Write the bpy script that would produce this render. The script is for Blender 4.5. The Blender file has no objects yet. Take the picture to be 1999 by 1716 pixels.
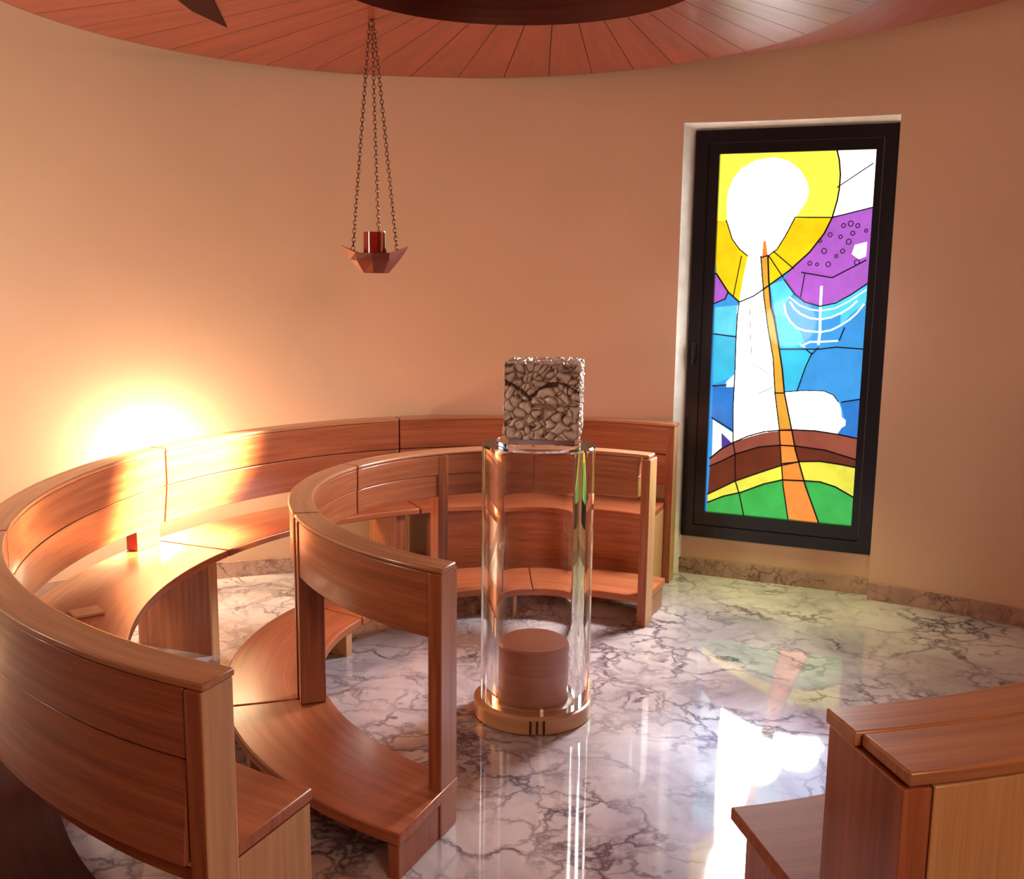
import bpy, bmesh, math, random
from mathutils import Vector, noise
R = math.radians
sc = bpy.context.scene
COL = sc.collection

# ---------------------------------------------------------------- camera, world, lights, exposure
cam = bpy.data.objects.new('camera', bpy.data.cameras.new('camera')); COL.objects.link(cam)
cam.data.sensor_width = 36.0; cam.data.lens = 36.0*2000/1999; cam.data.clip_start = 0.05
from mathutils import Matrix
cam.matrix_world = Matrix.Translation((0, 0, 1.6)) @ Matrix.Rotation(math.pi/2-0.163, 4, 'X') @ Matrix.Rotation(0.012, 4, 'Z')
sc.camera = cam
sc.view_settings.view_transform = 'Standard'; sc.view_settings.look = 'None'
sc.view_settings.gamma = 1.0; sc.view_settings.use_curve_mapping = False
sc.view_settings.exposure = 0.0
w = bpy.data.worlds.new('world'); sc.world = w; w.use_nodes = True
w.node_tree.nodes['Background'].inputs[0].default_value = (1.0, 0.62, 0.45, 1)
w.node_tree.nodes['Background'].inputs[1].default_value = 0.15

def light(name, kind, loc, energy, color, target=None, **kw):
    l = bpy.data.lights.new(name, kind); l.energy = energy; l.color = color
    for k, v in kw.items(): setattr(l, k, v)
    o = bpy.data.objects.new(name, l); COL.objects.link(o); o.location = loc
    if target is not None:
        o.rotation_euler = (Vector(target)-Vector(loc)).to_track_quat('-Z', 'Y').to_euler()
    return o
# warm ceiling lamp of the room behind the viewer
light('ceiling_lamp_light', 'AREA', (1.5, -0.9, 2.5), 42, (1.0, 0.62, 0.39), target=(-1.2, 4.0, 0.6), shape='DISK', size=1.0)
# warm fill added at the left, out of view, to brighten the wall
light('left_fill_light', 'AREA', (-2.75, 2.6, 1.65), 36, (1.0, 0.90, 0.70), target=(-1.9, 5.0, 1.0), shape='DISK', size=0.7)
# lamp standing behind the left bench, between its back and the wall
light('wall_lamp_light', 'POINT', (-1.76, 4.92, 0.66), 42, (1.0, 0.78, 0.46), shadow_soft_size=0.05)
# spot added before the panes, standing in for sun through the clear disc
light('sunbeam_spot', 'SPOT', (1.20, 5.08, 1.95), 20000, (1.0, 0.82, 0.44), target=(-1.43, 4.36, 0.68), spot_size=R(15), spot_blend=1.0, shadow_soft_size=0.06)
# daylight entering by the window
light('window_daylight', 'SPOT', (1.30, 5.04, 1.6), 300, (1.0, 0.92, 0.90), target=(-0.5, 3.5, 0.3), spot_size=R(110), spot_blend=1.0, shadow_soft_size=0.22)
light('window_sky_on_floor', 'SPOT', (1.28, 5.04, 1.9), 520, (0.70, 0.84, 1.0), target=(0.78, 3.15, 0), spot_size=R(21), spot_blend=1.0, shadow_soft_size=0.12)
light('reveal_fill', 'POINT', (1.285, 5.00, 1.35), 5, (1.0, 0.95, 0.88), shadow_soft_size=0.15)  # fill point added before the window to brighten the recess sides
light('low_panes_light', 'SPOT', (1.30, 5.00, 0.9), 26, (0.85, 1.0, 0.35), target=(1.25, 4.75, 0), spot_size=R(120), spot_blend=1.0, shadow_soft_size=0.12)

# ---------------------------------------------------------------- materials
def nt(name):
    m = bpy.data.materials.new(name); m.use_nodes = True
    t = m.node_tree; b = t.nodes['Principled BSDF']
    return m, t, b
def node(t, kind, **kw):
    n = t.nodes.new(kind)
    for k, v in kw.items():
        if k.startswith('i_'): n.inputs[k[2:].replace('_', ' ')].default_value = v
        else: setattr(n, k, v)
    return n
def ramp(t, fac, stops):
    r = t.nodes.new('ShaderNodeValToRGB'); cr = r.color_ramp
    while len(cr.elements) < len(stops): cr.elements.new(0.5)
    for e, (p, c) in zip(cr.elements, stops): e.position = p; e.color = (*c, 1)
    t.links.new(fac, r.inputs[0]); return r.outputs[0]
def bump(t, b, h, s, d=0.01):
    n = node(t, 'ShaderNodeBump'); n.inputs['Strength'].default_value = s; n.inputs['Distance'].default_value = d
    t.links.new(h, n.inputs['Height']); t.links.new(n.outputs[0], b.inputs['Normal'])

def wood(name, dark, mid, lite, rough=0.34, coat=0.35, coat_rough=0.12, fine=70):
    m, t, b = nt(name)
    uv = node(t, 'ShaderNodeUVMap', uv_map='UVMap')
    mp = node(t, 'ShaderNodeMapping'); mp.inputs['Scale'].default_value = (1.6, fine*0.55, 1)
    t.links.new(uv.outputs[0], mp.inputs[0])
    n1 = node(t, 'ShaderNodeTexNoise', i_Scale=1.0, i_Detail=5.0, i_Roughness=0.6, i_Distortion=0.25); t.links.new(mp.outputs[0], n1.inputs['Vector'])
    mp2 = node(t, 'ShaderNodeMapping'); mp2.inputs['Scale'].default_value = (5, fine*4, 1)
    t.links.new(uv.outputs[0], mp2.inputs[0])
    n2 = node(t, 'ShaderNodeTexNoise', i_Scale=1.0, i_Detail=2.0); t.links.new(mp2.outputs[0], n2.inputs['Vector'])
    mx = node(t, 'ShaderNodeMath', operation='MULTIPLY_ADD'); mx.inputs[1].default_value = 0.72
    mul = node(t, 'ShaderNodeMath', operation='MULTIPLY'); mul.inputs[1].default_value = 0.28
    t.links.new(n2.outputs[0], mul.inputs[0]); t.links.new(n1.outputs[0], mx.inputs[0]); t.links.new(mul.outputs[0], mx.inputs[2])
    c = ramp(t, mx.outputs[0], [(0.30, dark), (0.5, mid), (0.70, lite)])
    t.links.new(c, b.inputs['Base Color'])
    b.inputs['Roughness'].default_value = rough
    b.inputs['Coat Weight'].default_value = coat; b.inputs['Coat Roughness'].default_value = coat_rough
    bump(t, b, mx.outputs[0], 0.08, 0.002)
    return m
def plain(name, col, rough=0.5, metal=0.0, **kw):
    m, t, b = nt(name)
    nz = node(t, 'ShaderNodeTexNoise', i_Scale=14.0, i_Detail=4.0)
    co = node(t, 'ShaderNodeTexCoord'); t.links.new(co.outputs['Object'], nz.inputs['Vector'])
    c = ramp(t, nz.outputs[0], [(0.3, tuple(x*0.88 for x in col)), (0.7, tuple(min(1, x*1.08) for x in col))])
    t.links.new(c, b.inputs['Base Color'])
    b.inputs['Roughness'].default_value = rough; b.inputs['Metallic'].default_value = metal
    for k, v in kw.items(): b.inputs[k.replace('_', ' ')].default_value = v
    return m
M = {}
M['wood'] = wood('cherry_wood', (0.20, 0.05, 0.021), (0.35, 0.105, 0.042), (0.49, 0.17, 0.072))
M['lit_rail_wood'] = wood('lit_rail_wood', (0.30, 0.11, 0.05), (0.45, 0.19, 0.09), (0.58, 0.28, 0.135))  # lighter than the cherry: light on the rail tops put into the colour
M['seat_matte'] = wood('seat_matte', (0.24, 0.07, 0.03), (0.36, 0.11, 0.05), (0.46, 0.17, 0.08), rough=0.6, coat=0.0)
M['seat_matte'].node_tree.nodes['Principled BSDF'].inputs['Specular IOR Level'].default_value = 0.25
M['lit_end_wood'] = wood('pale_lit_wood', (0.44, 0.23, 0.10), (0.56, 0.31, 0.145), (0.66, 0.39, 0.19), coat=0.2)  # pale end grain, with the light on end faces put into the colour
M['seat_wood'] = wood('seat_wood', (0.25, 0.065, 0.026), (0.40, 0.12, 0.047), (0.52, 0.185, 0.078), rough=0.36, coat=0.22, coat_rough=0.14)
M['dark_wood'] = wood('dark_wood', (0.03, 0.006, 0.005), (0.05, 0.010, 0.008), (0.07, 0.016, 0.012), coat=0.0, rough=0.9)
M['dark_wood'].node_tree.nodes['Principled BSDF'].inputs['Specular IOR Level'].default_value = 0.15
M['canopy_wood'] = wood('canopy_wood', (0.20, 0.025, 0.011), (0.29, 0.042, 0.018), (0.37, 0.064, 0.027), rough=0.42, coat=0.38, coat_rough=0.10, fine=60)
M['drum_wood'] = wood('drum_wood', (0.10, 0.022, 0.014), (0.15, 0.035, 0.022), (0.2, 0.05, 0.03))
M['base_wood'] = wood('base_wood', (0.40, 0.19, 0.09), (0.5, 0.26, 0.13), (0.6, 0.33, 0.17))
M['inner_wood'] = wood('inner_wood', (0.40, 0.15, 0.085), (0.48, 0.19, 0.11), (0.56, 0.24, 0.145), coat=0)
M['block_wood'] = wood('block_wood', (0.30, 0.03, 0.02), (0.42, 0.05, 0.03), (0.5, 0.08, 0.04))
M['lit_post_wood'] = wood('lit_post_wood', (0.30, 0.10, 0.05), (0.42, 0.16, 0.09), (0.5, 0.22, 0.12))  # lit copy of the cherry for the kneeler post's end faces
M['black'] = plain('black_paint', (0.010, 0.010, 0.014), 0.22)
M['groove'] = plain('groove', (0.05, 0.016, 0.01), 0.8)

m, t, b = nt('plaster'); M['plaster'] = m
co = node(t, 'ShaderNodeTexCoord')
n = node(t, 'ShaderNodeTexNoise', i_Scale=1.6, i_Detail=3.0); t.links.new(co.outputs['Object'], n.inputs['Vector'])
c = ramp(t, n.outputs[0], [(0.3, (0.61, 0.405, 0.285)), (0.7, (0.66, 0.43, 0.315))]); t.links.new(c, b.inputs['Base Color'])
n2 = node(t, 'ShaderNodeTexNoise', i_Scale=60.0, i_Detail=4.0); t.links.new(co.outputs['Object'], n2.inputs['Vector'])
b.inputs['Roughness'].default_value = 0.6; bump(t, b, n2.outputs[0], 0.12, 0.004)
m2 = m.copy(); M['reveal'] = m2
M['white_plaster'] = plain('white_plaster', (0.95, 0.92, 0.84), 0.6)

def marble(name, base, base2, vein, s=1.0, rough=0.045):
    m, t, b = nt(name)
    co = node(t, 'ShaderNodeTexCoord')
    nw = node(t, 'ShaderNodeTexNoise', i_Scale=2.4*s, i_Detail=5.0, i_Roughness=0.62); t.links.new(co.outputs['Object'], nw.inputs['Vector'])
    sub = node(t, 'ShaderNodeVectorMath', operation='SUBTRACT'); sub.inputs[1].default_value = (0.5, 0.5, 0.5); t.links.new(nw.outputs['Color'], sub.inputs[0])
    scl = node(t, 'ShaderNodeVectorMath', operation='SCALE'); scl.inputs['Scale'].default_value = 0.55/s; t.links.new(sub.outputs[0], scl.inputs[0])
    add = node(t, 'ShaderNodeVectorMath', operation='ADD'); t.links.new(co.outputs['Object'], add.inputs[0]); t.links.new(scl.outputs[0], add.inputs[1])
    outs = []
    for sc_, wd in ((2.6*s, 0.05), (6.5*s, 0.10)):
        v = node(t, 'ShaderNodeTexVoronoi', feature='DISTANCE_TO_EDGE', i_Scale=sc_); t.links.new(add.outputs[0], v.inputs['Vector'])
        mr = node(t, 'ShaderNodeMapRange'); mr.inputs['From Min'].default_value = 0; mr.inputs['From Max'].default_value = wd
        mr.inputs['To Min'].default_value = 1; mr.inputs['To Max'].default_value = 0; t.links.new(v.outputs['Distance'], mr.inputs[0])
        mk = node(t, 'ShaderNodeTexNoise', i_Scale=2.2*s, i_Detail=3.0, i_Roughness=0.6); t.links.new(co.outputs['Object'], mk.inputs['Vector'])
        mp = node(t, 'ShaderNodeMapping'); mp.inputs['Location'].default_value = (sc_, 3, 1); t.links.new(co.outputs['Object'], mp.inputs[0]); t.links.new(mp.outputs[0], mk.inputs['Vector'])
        mm = node(t, 'ShaderNodeMapRange'); mm.inputs['From Min'].default_value = 0.42; mm.inputs['From Max'].default_value = 0.62; t.links.new(mk.outputs[0], mm.inputs[0])
        mu = node(t, 'ShaderNodeMath', operation='MULTIPLY'); t.links.new(mr.outputs[0], mu.inputs[0]); t.links.new(mm.outputs[0], mu.inputs[1]); outs.append(mu.outputs[0])
    mxx = node(t, 'ShaderNodeMath', operation='MAXIMUM'); t.links.new(outs[0], mxx.inputs[0]); t.links.new(outs[1], mxx.inputs[1])
    cl = node(t, 'ShaderNodeTexNoise', i_Scale=1.7*s, i_Detail=6.0, i_Roughness=0.65, i_Distortion=0.6); t.links.new(co.outputs['Object'], cl.inputs['Vector'])
    bc = ramp(t, cl.outputs[0], [(0.35, base2), (0.62, base)])
    mix = node(t, 'ShaderNodeMix', data_type='RGBA'); t.links.new(mxx.outputs[0], mix.inputs['Factor']); t.links.new(bc, mix.inputs['A']); mix.inputs['B'].default_value = (*vein, 1)
    t.links.new(mix.outputs['Result'], b.inputs['Base Color'])
    b.inputs['Roughness'].default_value = rough; b.inputs['IOR'].default_value = 1.5 if rough > 0.1 else 1.8
    return m
M['marble'] = marble('floor_marble', (0.66, 0.60, 0.62), (0.36, 0.32, 0.37), (0.085, 0.065, 0.10))
M['marble_trim'] = marble('trim_marble', (0.50, 0.33, 0.27), (0.34, 0.2, 0.17), (0.13, 0.07, 0.07), s=2.2, rough=0.2)

def acrylic(name):
    m, t, b = nt(name)
    b.inputs['Base Color'].default_value = (0.97, 0.95, 0.95, 1); b.inputs['Roughness'].default_value = 0.0
    b.inputs['Transmission Weight'].default_value = 1.0; b.inputs['IOR'].default_value = 1.30
    return m
M['acrylic'] = acrylic('clear_acrylic')
M['red_glass'] = plain('red_glass', (0.32, 0.015, 0.012), 0.08)
M['chrome'] = plain('polished_silver', (0.85, 0.8, 0.76), 0.08, 1.0)
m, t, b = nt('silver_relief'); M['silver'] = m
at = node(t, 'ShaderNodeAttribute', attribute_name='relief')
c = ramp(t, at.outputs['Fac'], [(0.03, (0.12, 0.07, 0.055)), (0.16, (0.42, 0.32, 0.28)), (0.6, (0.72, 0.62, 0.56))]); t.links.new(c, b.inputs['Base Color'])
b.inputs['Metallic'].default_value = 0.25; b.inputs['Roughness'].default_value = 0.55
M['bronze'] = plain('copper_lamp', (0.26, 0.075, 0.05), 0.35, 0.5)
M['chain'] = plain('chain_metal', (0.22, 0.10, 0.06), 0.35, 0.7)
M['slab'] = plain('beige_matte', (0.78, 0.56, 0.36), 0.6)

def glow(name, col, strength):
    m, t, b = nt(name)
    nz = node(t, 'ShaderNodeTexNoise', i_Scale=9.0, i_Detail=4.0, i_Roughness=0.6)
    co = node(t, 'ShaderNodeTexCoord'); t.links.new(co.outputs['Object'], nz.inputs['Vector'])
    c = ramp(t, nz.outputs[0], [(0.3, tuple(x*0.82 for x in col)), (0.7, tuple(min(1, x*1.1) for x in col))])
    t.links.new(c, b.inputs['Emission Color']); b.inputs['Emission Strength'].default_value = strength
    b.inputs['Base Color'].default_value = (*[x*0.3 for x in col], 1); b.inputs['Roughness'].default_value = 0.12
    return m
def s2l(r, g, b_): return tuple(((x/255+0.055)/1.055)**2.4 if x > 10 else x/255/12.92 for x in (r, g, b_))
G = {'azure': (s2l(62, 150, 222), 1.1), 'cyan': (s2l(90, 205, 232), 1.1), 'aqua': (s2l(60, 190, 230), 1.05), 'cobalt': (s2l(48, 125, 210), 1.0),
     'yellow': (s2l(255, 250, 70), 1.6), 'amber': (s2l(255, 208, 24), 1.1), 'pearl': (s2l(255, 246, 255), 3.0), 'white': ((1.0, 0.98, 0.96), 9.0),
     'ivory': (s2l(220, 245, 250), 1.4), 'orchid': (s2l(178, 98, 206), 1.0), 'violet': (s2l(80, 60, 150), 1.0), 'brown': (s2l(150, 80, 62), 1.0),
     'umber': (s2l(105, 48, 30), 1.0), 'lemon': (s2l(236, 232, 80), 1.0), 'green': (s2l(60, 180, 80), 0.95), 'gold': (s2l(228, 168, 60), 1.0), 'orange': (s2l(248, 142, 62), 1.0)}
for k, (c_, s_) in G.items(): M['g_'+k] = glow('stained_glass_'+k, c_, s_)

# ---------------------------------------------------------------- helpers
def prop(o, label=None, cat=None, group=None, kind=None):
    for k, v in (('label', label), ('category', cat), ('group', group), ('kind', kind)):
        if v: o[k] = v
    return o
def empty(name, loc, label, cat, group=None):
    o = bpy.data.objects.new(name, None); COL.objects.link(o); o.location = loc; o.empty_display_size = 0.05
    return prop(o, label, cat, group)
class MB:
    def __init__(s): s.v = []; s.f = []; s.uv = []; s.mi = []
    def face(s, pts, uvs, mi=0):
        i = len(s.v); s.v += [tuple(p) for p in pts]; s.f.append(tuple(range(i, i+len(pts)))); s.uv.append(uvs); s.mi.append(mi)
    def quadgrid(s, P, UV, mi=0):
        for i in range(len(P)-1):
            for j in range(len(P[0])-1):
                s.face([P[i][j], P[i+1][j], P[i+1][j+1], P[i][j+1]], [UV[i][j], UV[i+1][j], UV[i+1][j+1], UV[i][j+1]], mi)
    def build(s, name, mats, parent=None, bevel=0.0, smooth=False, merge=True, segs=2):
        me = bpy.data.meshes.new(name); me.from_pydata(s.v, [], s.f)
        ul = me.uv_layers.new(name='UVMap'); k = 0
        for uvs in s.uv:
            for u in uvs: ul.data[k].uv = u; k += 1
        if not isinstance(mats, (list, tuple)): mats = [mats]
        for m_ in mats: me.materials.append(m_)
        for p, mi in zip(me.polygons, s.mi): p.material_index = mi
        if merge:
            bm = bmesh.new(); bm.from_mesh(me); bmesh.ops.remove_doubles(bm, verts=bm.verts, dist=1e-5)
            bmesh.ops.recalc_face_normals(bm, faces=bm.faces); bm.to_mesh(me); bm.free()
        o = bpy.data.objects.new(name, me); COL.objects.link(o)
        if parent is not None:
            o.parent = parent; o.matrix_parent_inverse = Matrix.Translation(parent.location).inverted() if not parent.parent else (Matrix.Translation(parent.parent.location)).inverted()
            if parent.parent: o.matrix_parent_inverse = Matrix.Identity(4)
        if bevel:
            bv = o.modifiers.new('bevel', 'BEVEL'); bv.width = bevel; bv.segments = segs; bv.limit_method = 'ANGLE'; bv.angle_limit = R(40); bv.harden_normals = False
        if smooth:
            for p in me.polygons: p.use_smooth = True
            me.set_sharp_from_angle(angle=R(38))
        return o
C0 = Vector((0.2, 3.6, 0))
def four(s, th): return s[0]+s[1]*math.cos(th)+s[2]*math.sin(th)+s[3]*math.cos(2*th)+s[4]*math.sin(2*th)
RO = [1.768, -0.1593, -0.0404, -0.0902, -0.0184]     # radius of the outer rail round the centre
RI = [0.9985, 0.0043, 0.0508, -0.0379, -0.0532]      # radius of the inner rail
def pol(th, r, z=0.0): return Vector((C0.x+r*math.cos(th), C0.y+r*math.sin(th), z))
def arc(mb, S, d0, d1, a0, a1, z0, z1, mi=0, mi_end=None, n=None, uo=0.0, tilt=0.0):
    """a curved board following rail curve S from angle d0 to d1 (degrees), offsets a0..a1 from the rail, heights z0..z1; z may be (inner, outer)"""
    n = n or max(2, int(abs(d1-d0)/2.5)); mi_end = mi if mi_end is None else mi_end
    zz0 = z0 if isinstance(z0, tuple) else (z0, z0); zz1 = z1 if isinstance(z1, tuple) else (z1, z1)
    ring = []; us = []; L = 0; prev = None
    for i in range(n+1):
        th = R(d0+(d1-d0)*i/n); r = four(S, th)
        ring.append((pol(th, r+a0+tilt, zz0[0]), pol(th, r+a1+tilt, zz0[1]), pol(th, r+a1, zz1[1]), pol(th, r+a0, zz1[0])))
        c = pol(th, r); L += (c-prev).length if prev is not None else 0; prev = c; us.append(L+uo)
    w_, h_ = a1-a0, abs(zz1[0]-zz0[0]); vs = [0, w_, w_+h_, 2*w_+h_, 2*w_+2*h_]
    for i in range(n):
        for k in range(4):
            A, B = ring[i], ring[i+1]; k2 = (k+1) % 4
            mb.face([A[k], B[k], B[k2], A[k2]], [(us[i], vs[k]), (us[i+1], vs[k]), (us[i+1], vs[k+1]), (us[i], vs[k+1])], mi)
    for A in (ring[0], ring[-1]):
        mb.face(list(A), [(0, 0), (0, w_), (h_, w_), (h_, 0)], mi_end)
def box(mb, o, ax, ay, az, mi=0, grain='z', uo=0.0, mi2=None):
    """box from corner o with edge vectors ax, ay, az"""
    o = Vector(o); ax, ay, az = Vector(ax), Vector(ay), Vector(az)
    for q_, (a, b_, base) in enumerate(((ax, ay, o), (ax, ay, o+az), (ax, az, o), (ax, az, o+ay), (ay, az, o), (ay, az, o+ax))):
        pts = [base, base+a, base+a+b_, base+b_]
        la, lb = a.length, b_.length
        long_b = (b_ is az and grain == 'z') or (grain == 'x' and b_ is ax) or (lb > la and grain == 'l')
        uv = [(uo, 0), (uo, la), (uo+lb, la), (uo+lb, 0)] if long_b else [(uo, 0), (uo+la, 0), (uo+la, lb), (uo, lb)]
        mb.face(pts, uv, mi2 if (mi2 is not None and q_ in (2, 3)) else mi)
def radial(mb, S, deg, t_, a0, a1, z0, z1, mi=0, side=0, uo=0.3, mi2=None):
    """upright board lying along the radius at angle deg, t_ thick, from offset a0 to a1; side -1/0/1 shifts it along the arc"""
    th = R(deg); r = four(S, th); rad = Vector((math.cos(th), math.sin(th), 0)); tan = Vector((-math.sin(th), math.cos(th), 0))
    o = pol(th, r+a0, z0)+tan*(t_*(side-1)/2)
    box(mb, o, rad*(a1-a0), tan*t_, (0, 0, z1-z0), mi, 'z', uo, mi2)
def revolve(mb, prof, c=(0, 0), n=48, mi=0, close=True):
    for i in range(n):
        a, b_ = 2*math.pi*i/n, 2*math.pi*(i+1)/n
        for (r0, z0), (r1, z1) in zip(prof, prof[1:]):
            P = lambda r, z, t_: (c[0]+r*math.cos(t_), c[1]+r*math.sin(t_), z)
            if r0 < 1e-6 and r1 < 1e-6: continue
            if r0 < 1e-6: mb.face([P(0, z0, 0), P(r1, z1, a), P(r1, z1, b_)], [(0, 0), (a*r1, r1), (b_*r1, r1)], mi)
            elif r1 < 1e-6: mb.face([P(r0, z0, a), P(r0, z0, b_), P(0, z1, 0)], [(a*r0, r0), (b_*r0, r0), (0, 0)], mi)
            else: mb.face([P(r0, z0, a), P(r0, z0, b_), P(r1, z1, b_), P(r1, z1, a)], [(a*r0, z0+r0), (b_*r0, z0+r0), (b_*r1, z1+r1), (a*r1, z1+r1)], mi)
PANES=[('azure',0,[(0.105,2.205),(0.873,2.218),(0.881,0.338),(0.123,0.324)]),('cyan',1,[(0.124,1.428),(0.244,1.441),(0.241,1.287),(0.125,1.291)]),('aqua',1,[(0.125,1.291),(0.241,1.285),(0.24,1.077),(0.131,1.026)]),('cobalt',1,[(0.131,1.026),(0.243,1.021),(0.248,0.783),(0.133,0.853)]),('cyan',1,[(0.397,1.547),(0.466,1.573),(0.515,1.508),(0.473,1.452),(0.491,1.386),(0.43,1.394)]),('aqua',1,[(0.43,1.394),(0.491,1.386),(0.555,1.324),(0.594,1.236),(0.464,1.23)]),('aqua',1,[(0.465,1.225),(0.62,1.226),(0.617,1.185),(0.559,1.017),(0.496,1.014)]),('cyan',1,[(0.742,1.48),(0.866,1.554),(0.862,1.47),(0.794,1.407),(0.749,1.353)]),('cobalt',1,[(0.772,0.975),(0.878,0.999),(0.876,0.799),(0.763,0.811),(0.803,0.871)]),('cyan',1,[(0.656,1.446),(0.788,1.499),(0.819,1.464),(0.746,1.413),(0.66,1.385)]),('yellow',1,[(0.105,2.205),(0.678,2.211),(0.696,2.148),(0.705,2.08),(0.704,2.013),(0.698,1.96),(0.679,1.877),(0.5,1.874),(0.167,1.861),(0.105,1.867)]),('amber',1,[(0.105,1.867),(0.167,1.861),(0.5,1.874),(0.679,1.877),(0.645,1.799),(0.582,1.71),(0.489,1.619),(0.397,1.547),(0.319,1.489),(0.248,1.457),(0.189,1.507),(0.124,1.6)]),('pearl',1,[(0.678,2.213),(0.873,2.218),(0.87,1.924),(0.679,1.882),(0.698,1.96),(0.704,2.013),(0.705,2.08),(0.696,2.148)]),('orchid',1,[(0.679,1.882),(0.87,1.924),(0.874,1.569),(0.788,1.504),(0.718,1.462),(0.646,1.445),(0.572,1.464),(0.52,1.503),(0.466,1.573),(0.489,1.619),(0.582,1.71),(0.645,1.799),(0.679,1.877)]),('orchid',1,[(0.111,1.605),(0.189,1.507),(0.175,1.471),(0.113,1.443)]),('white',2,[(0.161,1.942),(0.166,2.013),(0.188,2.073),(0.227,2.121),(0.296,2.159),(0.385,2.171),(0.46,2.15),(0.516,2.104),(0.553,2.045),(0.561,2.001),(0.549,1.952),(0.5,1.874),(0.46,1.789),(0.423,1.724),(0.385,1.694),(0.345,1.681),(0.278,1.691),(0.236,1.724),(0.197,1.775),(0.17,1.851)]),('white',3,[(0.279,1.683),(0.259,1.56),(0.248,1.457),(0.239,1.431),(0.241,1.274),(0.243,1.116),(0.243,1.01),(0.243,0.903),(0.251,0.726),(0.328,0.764),(0.405,0.791),(0.482,0.805),(0.482,0.81),(0.466,0.917),(0.45,1.021),(0.432,1.177),(0.398,1.331),(0.37,1.485),(0.344,1.689)]),('amber',2,[(0.242,1.698),(0.279,1.683),(0.259,1.56),(0.248,1.457),(0.216,1.482)]),('ivory',2,[(0.25,1.096),(0.199,1.045),(0.201,1.016),(0.248,1.021)]),('ivory',2,[(0.139,0.843),(0.254,0.775),(0.277,0.734),(0.143,0.636)]),('violet',3,[(0.187,0.776),(0.251,0.718),(0.192,0.684)]),('white',2,[(0.461,1.006),(0.597,1.022),(0.691,1.024),(0.736,1.006),(0.763,0.972),(0.777,0.936),(0.782,0.896),(0.803,0.881),(0.802,0.855),(0.785,0.844),(0.763,0.806),(0.658,0.817),(0.472,0.804)]),('brown',3,[(0.132,0.635),(0.189,0.689),(0.256,0.732),(0.328,0.77),(0.405,0.797),(0.482,0.81),(0.558,0.818),(0.658,0.82),(0.758,0.811),(0.866,0.795),(0.873,0.685),(0.714,0.724),(0.572,0.734),(0.491,0.733),(0.383,0.715),(0.264,0.668),(0.202,0.63),(0.134,0.594)]),('umber',3,[(0.134,0.594),(0.202,0.63),(0.264,0.668),(0.383,0.715),(0.491,0.733),(0.572,0.734),(0.714,0.724),(0.873,0.685),(0.876,0.646),(0.792,0.657),(0.692,0.665),(0.592,0.656),(0.501,0.628),(0.39,0.58),(0.271,0.526),(0.129,0.442)]),('lemon',3,[(0.129,0.442),(0.271,0.526),(0.39,0.58),(0.501,0.628),(0.592,0.656),(0.692,0.665),(0.792,0.657),(0.876,0.646),(0.881,0.486),(0.774,0.54),(0.698,0.559),(0.623,0.558),(0.511,0.553),(0.419,0.523),(0.306,0.469),(0.211,0.438),(0.131,0.398)]),('green',3,[(0.131,0.398),(0.211,0.438),(0.306,0.469),(0.419,0.523),(0.511,0.553),(0.623,0.558),(0.698,0.559),(0.774,0.54),(0.881,0.486),(0.881,0.338),(0.123,0.324)]),('gold',4,[(0.344,1.689),(0.37,1.485),(0.398,1.331),(0.432,1.177),(0.451,0.995),(0.481,0.823),(0.542,0.827),(0.497,1.008),(0.48,1.127),(0.459,1.23),(0.426,1.384),(0.408,1.435),(0.391,1.562),(0.38,1.689)]),('orange',4,[(0.481,0.823),(0.5,0.654),(0.517,0.522),(0.55,0.352),(0.706,0.341),(0.63,0.526),(0.599,0.62),(0.568,0.713),(0.542,0.827)]),('orange',4,[(0.353,1.764),(0.366,1.764),(0.38,1.689),(0.35,1.689)]),('pearl',2,[(0.792,1.745),(0.848,1.76),(0.847,1.691),(0.815,1.677),(0.781,1.701)])]
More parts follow.
